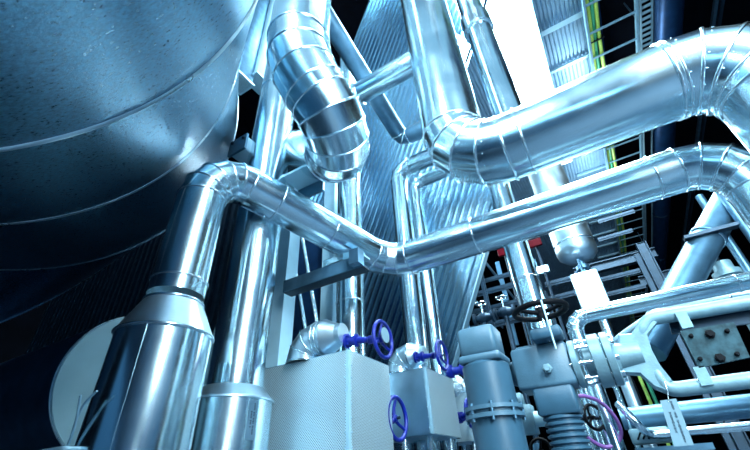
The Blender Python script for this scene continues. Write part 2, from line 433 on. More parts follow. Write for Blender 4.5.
MB().box(pc0 + WX * (sR + .09) + rd * (tM + tB) / 2, (WX, rd.cross(WX).normalized(), rd), (.05, .05, (tM - tB) / 2)).build('web', 'steel', fr)
MB().box(pc0 + WX * (sR + .15) + rd * (tM + tB) / 2, (WX, rd.cross(WX).normalized(), rd), (.012, .09, (tM - tB) / 2)).build('flange', 'flat', fr)

# ================================================================== STEEL COLUMNS AND NAVY PANEL LEFT OF THE THIN PIPES
def post(name, label, px, py, d, w, dep, z0, z1, m, cat='column'):
    c = P(px, py, d)
    return tag(MB().box((c.x, c.y, (z0 + z1) / 2), AX, (w / 2, dep / 2, (z1 - z0) / 2)).build(name, m), label, cat)
pa = P(284, 270, 4.6)
post('steel_column', 'flat pale steel column just behind the tall nameplate column', 284, 270, 4.5, .26, .18, 0, on(pa, WZ, 290, 188).z, 'flat')
pb = P(330, 270, 5.0)
post('steel_column', 'flat pale steel column beside the upright pipe under the S-bend', 331, 270, 5.3, .20, .16, 0, on(pb, WZ, 333, 150).z, 'flat')
n0 = P(308, 270, 5.6)
npnl = tag(MB().box((n0.x - .12, n0.y + .1, 2.4), AX, (.62, .05, 2.4)).build('navy_panel', 'navy'), 'dark navy upright panel between two flat pale columns', 'panel')
for (a, b, lb) in (((289, 232), (306, 335), 'thin bright rod in front of the navy panel, beside the tall column'), ((303, 242), (318, 330), 'thin bright rod in front of the navy panel, beside the pale column')):
    p = P(*a, 5.35); q = on_plane(*b, p, WY)
    dd = (p - q).normalized()
    tag(MB().cyl(q - dd * ((q.z - .0) / dd.z), p + dd * .8, .028, 12).build('bright_rod', 'bead'), lb, 'rod')
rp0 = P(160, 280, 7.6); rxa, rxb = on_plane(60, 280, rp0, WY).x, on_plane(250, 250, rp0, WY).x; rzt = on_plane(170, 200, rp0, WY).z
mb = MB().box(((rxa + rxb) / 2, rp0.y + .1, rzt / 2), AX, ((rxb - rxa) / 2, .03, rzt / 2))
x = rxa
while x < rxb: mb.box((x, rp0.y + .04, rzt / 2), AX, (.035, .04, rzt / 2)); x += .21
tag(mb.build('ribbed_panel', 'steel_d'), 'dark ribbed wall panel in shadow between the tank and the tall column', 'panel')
# channel arm carrying the pipe bend
ca0 = P(284, 287, 3.95); ca1 = on(ca0, WX, 362, 256); cm = (ca0 + ca1) / 2
arm = empty('support_arm', ca0, 'dark steel channel arm carrying the dipped bend of the mid-height pipe', 'bracket')
L = (ca1 - ca0).length / 2
MB().box(cm, AX, (L, .012, .065)).build('web', 'steel', arm)
MB().box(cm + V((0, .06, .06)), AX, (L, .06, .008)).build('flange', 'flat', arm)
MB().box(cm + V((0, .06, -.06)), AX, (L, .06, .008)).build('flange', 'steel_d', arm)
MB().box(ca1 + V((-.05, -.04, .02)), AX, (.05, .05, .075)).build('end_plate', 'steel', arm)
MB().box(cm + V((.15, .05, .10)), AX, (.12, .07, .03)).build('pipe_shoe', 'bead', arm)
# bracket plate under S duct
bp = P(304, 178, 3.95)
br = empty('bracket_plate', bp, 'flat pale bracket plate under the lower end of the S-bend duct', 'bracket')
MB().box(bp, AX, (.17, .14, .015)).build('plate', 'flat', br)
MB().box(bp + V((0, .12, -.08)), AX, (.17, .015, .08)).build('web', 'steel', br)
bp = P(239, 146, 4.0)
br = empty('beam_end', bp, 'small pale square beam end between the tank and the tall column', 'beam')
MB().rbox(bp + V((0, .25, 0)), (WX, WZ, WY), (.11, .09, .25), .02).build('beam', 'flat', br)
MB().box(bp + V((0, -.01, 0)), AX, (.125, .012, .105)).build('end_plate', 'steel', br)
for k in (-1, 1): MB().lathe(bp + V((.08 * k, -.02, .06)), -WY, [(0, .018), (.02, .018)], 8).build('bolt', 'steel_d', br)
# rectangular shafts at the top left
for (px, w, m, lb, d) in ((253, .26, 'steel', 'dull blue square shaft hanging beside the tank edge', 6.0), (271, .24, 'flat', 'pale square shaft hanging beside the S-bend duct', 6.3)):
    c = P(px - 8, 60, d); zb_ = on(c, WZ, px - 12, 84).z
    sh = empty('square_shaft', (c.x, c.y, zb_), lb, 'shaft')
    MB().rbox((c.x, c.y, (zb_ + HC) / 2), AX, (w / 2, .14, (HC - zb_) / 2), .02).build('shell', m, sh)
    MB().box((c.x, c.y, zb_ + .02), AX, (w / 2 + .02, .16, .02)).build('collar', 'flat', sh)

# ================================================================== VALVE HELPERS
def handwheel(parent, c, a, R, r, m, spokes=3, name='handwheel', phase=.5, dish=0.03):
    u, w, a = frame(a)
    hw = MB().torus(c, a, R, r, 48, 12).build(name, m, parent)
    MB().lathe(c - a * (dish + .02), a, [(0, R * .16), (.03, R * .2), (.05, R * .14)], 20).build('hub', m, hw)
    for k in range(spokes):
        t = phase + 2 * PI * k / spokes; d = u * math.cos(t) + w * math.sin(t)
        MB().tube([c - a * dish + d * R * .1, c - a * dish * .8 + d * R * .5, c + d * R], [r * .95, r * .75, r * .7], 8).build('spoke', m, hw)
    return hw
def blue_valve(label, base, wheel, R, m='blue', tilt=None):
    """stem valve whose bonnet runs from base to the wheel"""
    base = V(base); wheel = V(wheel); a = (wheel - base).normalized(); L = (wheel - base).length
    g = empty('hand_valve', base, label, 'valve')
    MB().lathe(base, a, [(0, R * .42), (.02, R * .42), (.022, R * .26), (L * .22, R * .24), (L * .24, R * .36), (L * .32, R * .36), (L * .34, R * .2), (L * .62, R * .17), (L * .64, R * .24), (L * .74, R * .24), (L * .76, R * .1)], 24).build('bonnet', m, g)
    for k in range(4):
        u, w, _ = frame(a); t = PI / 4 + PI / 2 * k
        MB().lathe(base + (u * math.cos(t) + w * math.sin(t)) * R * .33 + a * .015, a, [(0, R * .07), (.03, R * .07)], 6).build('bolt', m, g)
    MB().lathe(base, a, [(L * .7, R * .07), (L + .03, R * .07)], 12).build('stem', 'steel_d', g)
    handwheel(g, wheel, tilt or a, R, R * .11, m)
    return g

# ================================================================== PERFORATED BOXES
k1 = P(348, 351, 2.95)            # top front corner
x1 = on(k1, WX, 266, 370).x; y1 = on(k1, WY, 387, 368).y; 
def perf_box(label, k, x_left, y_back, zb, legs, front='perf'):
    b = empty('perforated_box', ((x_left + k.x) / 2, (k.y + y_back) / 2, 0), label, 'box')
    t = .012; hz = (k.z - zb) / 2; zc = (k.z + zb) / 2
    hx = (k.x - x_left) / 2; hy = (y_back - k.y) / 2; mx = (k.x + x_left) / 2; my = (k.y + y_back) / 2
    MB().box((mx, k.y, zc), AX, (hx, t, hz)).build('front_panel', front, b, origin=(0, 0, 0))
    MB().box((k.x, my, zc), AX, (t, hy, hz)).build('side_panel', 'perf', b, origin=(0, 0, 0))
    MB().box((x_left, my, zc), AX, (t, hy, hz)).build('side_panel', 'boxside', b)
    MB().box((mx, y_back, zc), AX, (hx, t, hz)).build('back_panel', 'boxside', b)
    MB().box((mx, my, k.z), AX, (hx + .01, hy + .01, .008)).build('top_panel', 'boxside', b)
    MB().box((mx, my, zb), AX, (hx, hy, .008)).build('bottom_panel', 'boxside', b)
    mb = MB().box((k.x + .002, k.y - .002, zc), AX, (.014, .014, hz + .004))
    n = int(hz * 2 / .09)
    for i in range(n): mb.ball((k.x - .02, k.y - t - .002, zb + .05 + i * .09), .006, 5)
    for i in range(n): mb.ball((k.x + t + .002, k.y + .024, zb + .05 + i * .09), .006, 5)
    mb.build('corner_trim', 'flat', b)
    if legs:
        for (px, py) in legs:
            MB().lathe((px, py, 0), WZ, [(0, .05), (.03, .05), (.03, .035), (zb, .035)], 16).build('leg', 'bead', b)
    return b
perf_box('nearest and largest perforated metal box below the upright pipes', k1, x1, y1, .5, [(x1 + .1, k1.y + .1), (k1.x - .1, k1.y + .1), (x1 + .1, y1 - .1), (k1.x - .1, y1 - .1)])
k2 = P(425, 368, 3.95)
x2 = on(k2, WX, 372, 380).x; y2 = on(k2, WY, 452, 379).y
zb2 = on(k2, WZ, 436, 433).z
perf_box('smaller perforated metal box on bright legs behind the first box', k2, x2, y2, zb2, [(x2 + .08, k2.y + .1), (x2 + .3, k2.y + .1), (k2.x - .08, k2.y + .1), (k2.x - .08, y2 - .1), (x2 + .08, y2 - .1)], 'boxside')
k3 = P(469, 392, 5.0)
x3 = on(k3, WX, 440, 398).x; y3 = on(k3, WY, 476, 396).y
perf_box('farthest perforated metal box, half hidden by the grey actuator', k3, x3, k3.y + .5, on(k3, WZ, 480, 440).z, [(x3 + .08, k3.y + .1), (k3.x - .08, k3.y + .1), (k3.x - .08, k3.y + .42), (x3 + .08, k3.y + .42)])

# insulated elbows rising out of the boxes
def box_elbow(label, k, pxc, pyt, d, r, px_end, py_end):
    c = P(pxc, pyt, d); e = on(c, WX, px_end, py_end)
    duct('insulated_elbow', label, [V((c.x, c.y, k.z + .004)), c, e], r, R=r * 1.15, gores=3, m='alu_dull', bands=[(1, .5)], cat='elbow', bw=.006, bh=.004, sides=40)
    MB().lathe(e, WX, [(0, r), (.12, r * .6), (.16, r * .55)], 40).build('taper', 'alu_dull', bpy.data.objects[C.objects[-1].parent.name if C.objects[-1].parent.type == 'EMPTY' else C.objects[-1].parent.parent.name])
    return e
be1 = box_elbow('pale insulated elbow rising from the nearest perforated box', k1, 305, 343, 3.3, .15, 328, 338)
be2 = box_elbow('pale insulated elbow rising from the second perforated box', k2, 398, 359, 4.3, .145, 412, 355)
w1 = P(383, 339, 3.0)
b1 = on(w1, WX, 344, 344)
blue_valve('blue valve with a big handwheel above the nearest perforated box', P(346, 341, 3.14), w1, .14, tilt=WX)
MB_ = MB().lathe(w1 + V((.03, -.02, .02)), WX, [(0, .06), (.006, .06)], 24)
tag(MB_.build('round_tag', 'tagm'), 'round pale disc tag hanging on the nearest blue handwheel', 'tag')
w2 = P(442, 355, 4.0)
blue_valve('blue valve with handwheel above the second perforated box', P(415, 357, 4.1), w2, .145, tilt=WX)
w3 = P(397, 418, 3.25)
blue_valve('blue handwheel valve between the two perforated boxes, low down', P(381, 421, 3.33), w3, .165, tilt=WX)
w4 = P(453, 421, 4.4)
blue_valve('low blue handwheel valve in front of the farthest perforated box', P(443, 422, 4.5), w4, .15, tilt=WX)
w5 = P(470, 413, 4.5)
blue_valve('low blue handwheel valve touching the grey actuator edge', P(459, 418, 4.6), w5, .15, tilt=WX)
fb = P(452, 385, 5.1)
ff = empty('foil_wrapped_valve', fb, 'blue valve wrapped in crumpled foil above the farthest box', 'valve')
MB().ball(P(455, 388, 5.2), .17, 14).build('foil_wrap', 'foil', ff)
q = P(449, 372, 4.95)
MB().lathe(q, WX, [(0, .08), (.05, .08), (.06, .05), (.16, .045), (.165, .075), (.2, .075), (.2, .04), (.5, .04)], 20).build('bonnet', 'blue', ff)

# ================================================================== GREY ACTUATOR (front)
ga = P(490, 390, 2.55); ra = .158
def gz(px, py): return on(ga, WZ, px, py).z
act = empty('grey_actuator', V((ga.x, ga.y, 0)), 'upright grey painted actuator with square head beside the blue valves', 'actuator')
c0 = (ga.x, ga.y, 0)
z_t, z_h, z_c, z_f0, z_f1 = gz(477, 331), gz(480, 357), gz(482, 366), gz(489, 407), gz(490, 420)
MB().rbox((ga.x, ga.y, (z_t + z_h) / 2), AX, (.13, .12, (z_t - z_h) / 2), .03).build('head', 'paint_l', act)
MB().rbox((ga.x + .035, ga.y + .03, z_t + .0), AX, (.08, .08, .02), .02).build('head_cover', 'paint_l', act)
MB().rbox((ga.x, ga.y, (z_h + z_c) / 2), AX, (.15, .14, (z_h - z_c) / 2 * .8), .03).build('collar', 'paint_l', act)
MB().lathe(c0, WZ, [(z_f0, ra), (z_c - .01, ra), (z_c + .01, ra * .85)], 56).build('body', 'paint', act)
MB().lathe(c0, WZ, [(z_f1, ra + .0), (z_f1 + .002, ra + .03), (z_f1 + .025, ra + .03), (z_f1 + .03, ra + .005), (z_f0 - .03, ra + .005), (z_f0 - .027, ra + .028), (z_f0 - .004, ra + .028), (z_f0, ra)], 56).build('flange', 'paint_l', act)
MB().lathe(c0, WZ, [(0, ra + .02), (.05, ra + .02), (.05, ra + .0), (z_f1, ra + .0)], 56).build('lower_body', 'paint', act)
for k in range(8):
    t = 2 * PI * k / 8 + .2
    MB().lathe((ga.x + (ra + .018) * math.cos(t), ga.y + (ra + .018) * math.sin(t), z_f1 - .018), WZ, [(0, .011), (z_f0 - z_f1 + .03, .011)], 6).build('bolt', 'steel', act)

# ================================================================== VALVE TRAIN running along X
ln = on(P(606, 358, 2.45), WX, 545, 369)        # axis point at the body
ln = P(546, 369, 2.62)
vt = empty('yoke_valve', V((ln.x, ln.y, 0)), 'large pale cast valve with bolted flanges, square yoke and ribbed bellows', 'valve')
def lx(px): return on(ln, WX, px, 369 - (px - 546) * .2).x
xb0, xb1 = lx(519), lx(573)
MB().lathe((lx(497), ln.y, ln.z), WX, [(-.03, .085), (xb0 - lx(497) - .05, .075), (xb0 - lx(497) - .02, .085), (xb0 - lx(497), .11)], 40).build('neck', 'paint_l', vt)
MB().rbox(((xb0 + xb1) / 2, ln.y, ln.z), (WY, WZ, WX), (.13, .135, (xb1 - xb0) / 2), .025).build('body', 'paint_l', vt)
MB().rbox(((xb0 + xb1) / 2, ln.y, ln.z + .13), AX, ((xb1 - xb0) / 2 * .85, .10, .02), .02).build('body_cap', 'paint_l', vt)
MB().lathe(((xb0 * .4 + xb1 * .6), ln.y - .14, ln.z - .03), -WY, [(0, .03), (.03, .03), (.032, .02), (.05, .02)], 6).build('plug', 'cast', vt)
# vertical lower box and bellows
lb0 = (xb0 + xb1) / 2 + .02
zl = on(V((lb0, ln.y, 0)), WZ, 560, 416).z
MB().rbox((lb0, ln.y, (ln.z - .12 + zl) / 2), AX, (.125, .115, (ln.z - .12 - zl) / 2), .02).build('lower_housing', 'paint', vt)
prof = []; z = zl
while z > 0.5:
    prof += [(z, .10), (z - .008, .118), (z - .020, .118), (z - .028, .10)]; z -= .034
MB().lathe((lb0, ln.y, 0), WZ, [(a, b) for a, b in prof][::-1], 48).build('bellows', 'paint', vt)
MB().lathe((lb0, ln.y, 0), WZ, [(0, .16), (.04, .16), (.05, .1), (z + .01, .1)], 32).build('foot', 'paint', vt)
# flanges
fx = lx(576)
def fl(xa, r, th_, nm='flange', m='cast'):
    MB().lathe((xa, ln.y, ln.z), WX, [(0, r * .93), (.006, r), (th_ - .006, r), (th_, r * .93)], 56).build(nm, m, vt)
fl(lx(573), .150, .045); fl(lx(585), .100, .07, 'gland'); fl(lx(593), .165, .075); fl(lx(606), .165, .05)
for k in range(8):
    t = 2 * PI * k / 8 + .2
    MB().cyl((lx(571), ln.y + .13 * math.cos(t), ln.z + .13 * math.sin(t)), (lx(617), ln.y + .13 * math.cos(t), ln.z + .13 * math.sin(t)), .010, 8).build('stud', 'bead', vt)
    MB().cyl((lx(581.5), ln.y + .13 * math.cos(t), ln.z + .13 * math.sin(t)), (lx(586), ln.y + .13 * math.cos(t), ln.z + .13 * math.sin(t)), .019, 6).build('nut', 'bead', vt)
    MB().cyl((lx(614), ln.y + .13 * math.cos(t), ln.z + .13 * math.sin(t)), (lx(618), ln.y + .13 * math.cos(t), ln.z + .13 * math.sin(t)), .019, 6).build('nut', 'bead', vt)
MB().lathe((lx(609), ln.y, ln.z), WX, [(0, .12), (.05, .085), (lx(640) - lx(609), .07)], 36).build('yoke_hub', 'cast', vt)
# yoke arms: in the plane through the axis point, facing -Y
yp = V((lx(630), ln.y, ln.z))
def yk(px, py, off=0): return on_plane(px, py, yp + V((0, off, 0)), WY)
def smooth_path(pts, n=6):
    out = []
    for i in range(len(pts) - 1):
        p0 = pts[max(0, i - 1)]; p1 = pts[i]; p2 = pts[i + 1]; p3 = pts[min(len(pts) - 1, i + 2)]
        for k in range(n):
            t = k / n
            out.append(.5 * ((2 * p1) + (p2 - p0) * t + (2 * p0 - 5 * p1 + 4 * p2 - p3) * t * t + (-p0 + 3 * p1 - 3 * p2 + p3) * t ** 3))
    out.append(pts[-1]); return out
up = smooth_path([yk(641, 336), yk(645, 326), yk(652, 319), yk(668, 316), yk(700, 311), yk(740, 304), yk(800, 294)])
MB().tube(up, [.034, .036, .038, .040] + [.042] * (len(up) - 4), 16).build('yoke_arm', 'cast', vt)
lo = smooth_path([yk(656, 371), yk(664, 384), yk(676, 389), yk(710, 385), yk(750, 380), yk(800, 374)])
MB().tube(lo, [.036, .038, .040, .041] + [.042] * (len(lo) - 4), 16).build('yoke_arm', 'cast', vt)
wp = [yk(a, b, -.035) for a, b in ((618, 334), (631, 333), (639, 322), (650, 314), (657, 321), (647, 333), (652, 350), (661, 366), (673, 381), (668, 393), (655, 388), (640, 374), (618, 373))]
wc = sum(wp, V()) / len(wp)
mb = MB(); big = [q + WY * .012 for q in wp]; sml = [wc + (q - wc) * .93 for q in wp]; n = len(wp)
mb.add(sml + big, [tuple(range(n))] + [(k, (k + 1) % n, n + (k + 1) % n, n + k) for k in range(n)])
mb.add(big + [q + WY * .06 for q in big], [tuple(reversed(range(n, 2 * n)))] + [(k, (k + 1) % n, n + (k + 1) % n, n + k) for k in range(n)])
mb.build('yoke_web', 'cast', vt)
# bolted clamp plate across the yoke
pf = .055
n_ = WY
cor = [yk(680, 331, -pf), yk(734, 322, -pf), yk(750, 357, -pf), yk(699, 368, -pf)]
cp = MB().prism([cor[0], cor[3], cor[2], cor[1]], V((0, .022, 0))).build('clamp_plate', 'clampm', vt)
for (px, py, r) in ((710, 334, .026), (720, 358, .026), (691, 336, .012), (727, 331, .012), (700, 359, .012), (737, 354, .012)):
    c = yk(px, py, -pf - .004)
    MB().lathe(c + V((0, .004, 0)), -WY, [(0, r), (.010, r), (.012, r * .7), (.03, r * .7)], 6 if r > .02 else 12).build('bolt', 'black', cp)
for (px, py) in ((684, 320), (703, 376)):
    c = yk(px, py, -pf + .012)
    MB().box(c, AX, (.028, .012, .05)).build('clamp_lug', 'cast', cp)
pl2 = MB().prism([yk(668, 318, .05), yk(672, 334, .05), yk(760, 322, .05), yk(760, 305, .05)], V((0, .02, 0))).build('back_rail', 'steel_d', vt)

# black handwheel above the body
wh = P(540, 311, 2.66)
bw_ = empty('black_handwheel', (lb0, ln.y, ln.z + .15), 'round black handwheel above the pale valve body', 'handwheel')
whc = V((wh.x, wh.y, wh.z))
handwheel(bw_, whc, WZ, .170, .020, 'black', spokes=3, name='wheel_rim', phase=.2, dish=.015)
MB().cyl(whc - WZ * .05, whc + WZ * .02, .03, 16).build('boss', 'black', bw_)
zs = on(whc, WZ, 546, 346).z
MB().cyl((whc.x, whc.y, ln.z + .13), whc + WZ * .05, .012, 14).build('stem', 'bead', bw_)
ir = P(541, 300, 2.5); MB().cyl(on(ir, WZ, 549, 350), ir, .006, 10).build('indicator_rod', 'flat', bw_)
sb = V((whc.x + .0, whc.y, ln.z + .17))
MB().rbox((whc.x, whc.y, ln.z + .175), AX, (.095, .08, .035), .015).build('bonnet', 'paint', bw_)

# slim pale pole standing in front of the wheel
# ================================================================== HORIZONTAL PIPES right
g1 = P(700, 291, 3.1); 
gl = on(g1, WX, 571, 318)
duct('clad_pipe', 'slim clad pipe elbowing up behind the black handwheel and running right above the yoke', [V((gl.x, gl.y, 0)), gl, on(g1, WX, 1000, 232)], .068, R=.13, gores=4, bands=[(1, .45), (1, .72)], sides=36, bw=.008, bh=.005)
g2 = P(700, 304, 3.3); g2l = on(g2, WX, 660, 312)
duct('clad_pipe', 'pale slanting pipe curving down behind the top arm of the yoke', [V((P(612, 352, 3.6).x, P(612, 352, 3.6).y, 0)), P(612, 346, 3.6), g2l, on(g2, WX, 800, 285)], .05, R=[.15, .25], gores=6, m='alu_dull', bands=[(2, .5)], sides=28, elbow_bands=False)
f1 = P(690, 412, 2.9); f1l = on(f1, WX, 622, 421)
p_ = duct('clad_pipe', 'thick horizontal clad pipe just below the yoke', [f1l, on(f1, WX, 1000, 365)], .078, bands=[(0, .58), (0, .02)], m='steel', sides=40)
f2 = P(690, 431, 2.7); f2l = on(f2, WX, 652, 432)
mb = MB().tube(smooth_path([P(618, 404, 2.95), P(627, 413, 2.86), P(638, 424, 2.78), f2l, on(f2, WX, 700, 431), on(f2, WX, 800, 424)]), .028, 14)
tag(mb.build('curved_pipe', 'bead'), 'thin bright pipe curving down then running under the thick pipe', 'pipe')
ld = P(670, 449, 2.7)
lg = empty('cable_tray', ld, 'shallow steel tray at the bottom edge below the tag', 'tray')
xa, xb = on(ld, WX, 636, 452).x, on(ld, WX, 713, 444).x
MB().box(((xa + xb) / 2, ld.y, ld.z), AX, ((xb - xa) / 2, .01, .02)).build('front_lip', 'steel', lg)
MB().box(((xa + xb) / 2, ld.y + .2, ld.z - .015), AX, ((xb - xa) / 2, .2, .006)).build('tray_base', 'steel_d', lg)
wb = P(650, 436, 2.9)
bxw = empty('terminal_box', wb, 'small white slotted box below the thick pipe', 'box')
MB().rbox(wb, AX, (.13, .1, .05), .02).build('body', 'cast', bxw)
for k in range(5): MB().box(wb + V((-.07 + k * .035, -.103, 0)), (V((.6, 0, .8)), WY, V((-.8, 0, .6))), (.03, .004, .006)).build('slot', 'black', bxw)

# tag hanging from the lower arm
tg = empty('hanging_tag', yk(664, 384, -.07), 'pale card tag with two lines of lettering hanging from the yoke', 'tag')
T = [yk(660, 400.5, -.09), yk(676, 398.5, -.09), yk(694, 445, -.09), yk(674, 446.5, -.09)]
card = MB().prism([T[0], T[3], T[2], T[1]], V((0, .003, 0))).build('card', 'tagm', tg)
MB().tube(smooth_path([yk(663, 377, -.06), yk(666, 386, -.085), yk(668, 394, -.09), yk(668.5, 402, -.093)]), .0022, 6).build('tie_wire', 'bead', tg)
mb = MB()
def card_pt(u, v): return (T[0] * (1 - u) + T[1] * u) * (1 - v) + (T[3] * (1 - u) + T[2] * u) * v
dv = (T[3] - T[0]).normalized(); du = (T[1] - T[0]).normalized(); dn = du.cross(dv).normalized()
if dn.y > 0: dn = -dn
for (u, v0, v1, n, skip) in ((.64, .05, .93, 40, (9, 10, 17, 18, 22)), (.36, .28, .74, 20, ())):
    for i in range(n):
        if i in skip: continue
        v = v0 + (v1 - v0) * i / n; c = card_pt(u, v) + dn * .001
        w = .005 if (i * 7) % 5 else .0075
        if i % 3 == 0: mb.box(c, (du, dv, dn), (w, .0010, .0006)); mb.box(c + dv * .0035, (du, dv, dn), (w * .35, .0018, .0006))
        elif i % 3 == 1: mb.box(c - du * w * .6, (du, dv, dn), (w * .25, .0024, .0006)); mb.box(c + du * w * .6, (du, dv, dn), (w * .25, .0024, .0006))
        else: mb.box(c, (du, dv, dn), (w * .8, .0012, .0006))
mb.build('lettering', 'ink', card)

# purple cable loop and black wheel behind it
pp = P(598, 420, 2.95)
mb = MB().tube(smooth_path([P(572, 397, 2.9), P(584, 396, 2.9), P(600, 402, 2.9), P(614, 416, 2.9), P(621, 432, 2.9), P(617, 443, 2.9), P(606, 447, 2.9), P(594, 442, 2.92), P(583, 434, 2.95), P(570, 426, 3.0)]), .014, 12)
tag(mb.build('purple_cable', 'purple'), 'purple cable looping out behind the ribbed bellows', 'cable')
sv = P(594, 417, 3.0)
bv = empty('small_hand_valve', sv, 'small black handwheel valve seen through the purple cable loop', 'valve')
handwheel(bv, sv, V((.75, -.65, 0)), .088, .012, 'black', phase=.9)
MB().lathe(sv, V((-.75, .65, 0)), [(0, .012), (.12, .012), (.12, .03), (.2, .03)], 14).build('stem', 'black', bv)
for (px, d, r, lb) in ((596, 3.3, .05, 'slim bright upright pipe behind the purple loop'), (612, 3.5, .035, 'thin upright pipe passing behind the edge of the purple loop'), (585, 3.6, .04, 'thin upright pipe hidden mostly by the ribbed bellows'), (630, 3.9, .03, 'thin upright pipe under the thick pipe end')):
    c = P(px, 425, d); MBp = MB().cyl((c.x, c.y, 0), (c.x, c.y, on(c, WZ, px - 8, 385).z), r, 20)
    tag(MBp.build('upright_pipe', 'alu'), lb, 'pipe')
sv = P(541, 449, 2.9)
bv = empty('small_hand_valve', sv, 'small black handwheel just showing at the bottom edge between the painted housings', 'valve')
handwheel(bv, sv, V((.3, -.9, .2)), .07, .011, 'black', phase=.3)
MB().cyl((sv.x - .07, sv.y + .2, 0), (sv.x - .07, sv.y + .2, sv.z + .05), .04, 16).build('riser', 'steel', bv)
MB().lathe(sv, V((-.3, .9, -.2)), [(0, .012), (.2, .012)], 14).build('stem', 'black', bv)
# white boxes between actuator and bellows
jb = P(526, 420, 2.95)
jx = empty('junction_box', jb, 'small pale junction box between the two painted housings', 'box')
MB().rbox(jb, AX, (.07, .06, .10), .012).build('body', 'cast', jx)
MB().rbox(jb + V((-.03, 0, .14)), AX, (.045, .05, .05), .01).build('lid', 'cast', jx)
MB().lathe(jb + V((.05, .02, 0)), WX, [(0, .055), (.10, .055), (.105, .065), (.14, .065), (.145, .05), (.25, .05)], 32).build('motor', 'plate', jx)

for (px, py, m, lb) in ((640, 378, 'yellow', 'yellow-green cable dropping below the yoke beside its green twin'), (645, 376, 'green', 'green cable dropping below the yoke beside its yellow-green twin')):
    c = P(px, py, 3.9); b_ = V((c.x, c.y, 0))
    tag(MB().tube(smooth_path([b_, b_ + (c - b_) * .5 + V((.012, 0, 0)), c, c + V((.02, .25, .12))]), .016, 10).build('power_cable', m), lb, 'cable')
# wire twig tied beside the drum end plate
wq = [P(64, 452, 1.9), P(70, 440, 1.9), P(77, 418, 1.9), P(85, 403, 1.9), P(97, 391, 1.9)]
wt = empty('tie_wire', wq[0], 'forked pale tie wire sticking up before the drum end plate', 'wire')
MB().tube(smooth_path(wq), .006, 8).build('strand', 'flat', wt)
MB().tube(smooth_path([P(64, 452, 1.88), P(71, 438, 1.885), P(77, 417, 1.89), P(79, 405, 1.9), P(80.5, 395, 1.9)]), .006, 8).build('strand', 'flat', wt)
lp = P(60, 449.5, 1.92)
lg = empty('ledge_plate', lp, 'pale steel ledge at the bottom edge holding the tie wire', 'plate')
xa, xb = on(lp, WX, 8, 459).x, on(lp, WX, 106, 440).x
MB().rbox(((xa + xb) / 2, lp.y, lp.z - .012), AX, (.27, .07, .012), .03).build('plate', 'flat', lg)
MB().lathe(P(92, 449, 1.92) - WZ * .02, WZ, [(0, .05), (.03, .05), (.04, .03), (.05, .01)], 24).build('cap', 'cast', lg)

# ================================================================== DIAGONAL PIPE right
dg0 = P(737, 183, 4.6); dg1 = P(668, 312, 3.9)
duct('clad_pipe', 'slanted clad pipe with a clamp between the two drops on the right', [dg1 + (dg1 - dg0).normalized() * .5, dg0], .155, bands=[(0, .25), (0, .62)], m='steel')
cl = P(716, 243, 4.25); 
dd = (dg0 - dg1).normalized(); cc = dg1 + dd * ((cl - dg1).dot(dd)); uu = V((dd.y, -dd.x, 0)).normalized() ; u2 = WX
cg = empty('pipe_clamp', cc, 'dark flat clamp strapped round the slanted clad pipe', 'clamp')
MB().dome(cc, dd, [(-.02, .155), (-.02, .17), (.02, .17), (.02, .155)], 48).build('strap', 'steel', cg)
MB().box(cc + V((0, -.18, -.02)), (WX, WY, WZ), (.24, .05, .018)).build('crossbar', 'steel_d', cg)
for (a, b, d, r, lb) in (((699, 196), (728, 258), 5.0, .045, 'thin upright pipe in the dark behind the slanted pipe'), ((716, 185), (752, 245), 4.4, .05, 'thin upright pipe passing close to the second drop')):
    p = P(*a, d); q = on(p, WZ, *b)
    tag(MB().cyl((p.x, p.y, 0), p, r, 20).build('upright_pipe', 'steel'), lb, 'pipe')
c = P(731, 280, 4.1)
sg = empty('pale_stub_pipe', (c.x, c.y, 0), 'short pale pipe with a round collar behind the slanted pipe', 'pipe')
MB().lathe((c.x, c.y, 0), WZ, [(0, .09), (on(c, WZ, 724, 262).z, .09)], 32).build('pipe_section', 'cast', sg)
MB().lathe((c.x, c.y, on(c, WZ, 736, 275).z), WZ, [(0, .13), (.06, .13)], 32).build('collar', 'cast', sg)

# ================================================================== STRIP LIGHT AND ROOF STEEL
zS = HC - .35
sl = empty('strip_light', ((xs0 + xs1) / 2, 6, zS), 'long glaring white strip light under the roof beside the large duct drop', 'lamp')
y0s, y1s = 1.0, at_z(560, 165, zS).y
MB().box(((xs0 + xs1) / 2, (y0s + y1s) / 2, zS), AX, ((xs1 - xs0) / 2, (y1s - y0s) / 2, .02)).build('diffuser', 'strip', sl)
MB().box(((xs0 + xs1) / 2, (y0s + y1s) / 2, zS + .06), AX, ((xs1 - xs0) / 2 + .04, (y1s - y0s) / 2 + .04, .035)).build('housing', 'flat', sl)
for y in (13, 17): MB().cyl(((xs0 + xs1) / 2, y, zS + .09), ((xs0 + xs1) / 2, y, HC), .01, 8).build('hanger', 'steel', sl)
# purlins along X
for i in range(14):
    y = at_z(575, 15 + 0, HC).y + (i - 1) * 1.6
    if y > 50: break
    wpur = .09 if i % 2 else .05
    x0_ = xs1 + .1; mb = MB().box(((x0_ + xe) / 2, y, HC - .06), AX, ((xe - x0_) / 2, .015, .06)).box(((x0_ + xe) / 2, y, HC - .11), AX, ((xe - x0_) / 2, wpur, .008))
    tag(mb.build('purlin', 'flat'), 'pale roof purlin crossing the ribbed deck beside the strip light', 'purlin', 'roof purlins beside the strip light')
yb0, yb1 = 1, 25.8
tag(MB().box((xe + .18, 26, HC - .15), AX, (.16, 25, .3)).build('roof_beam', 'navy'), 'deep navy roof beam running away beside the cable ladder', 'beam')
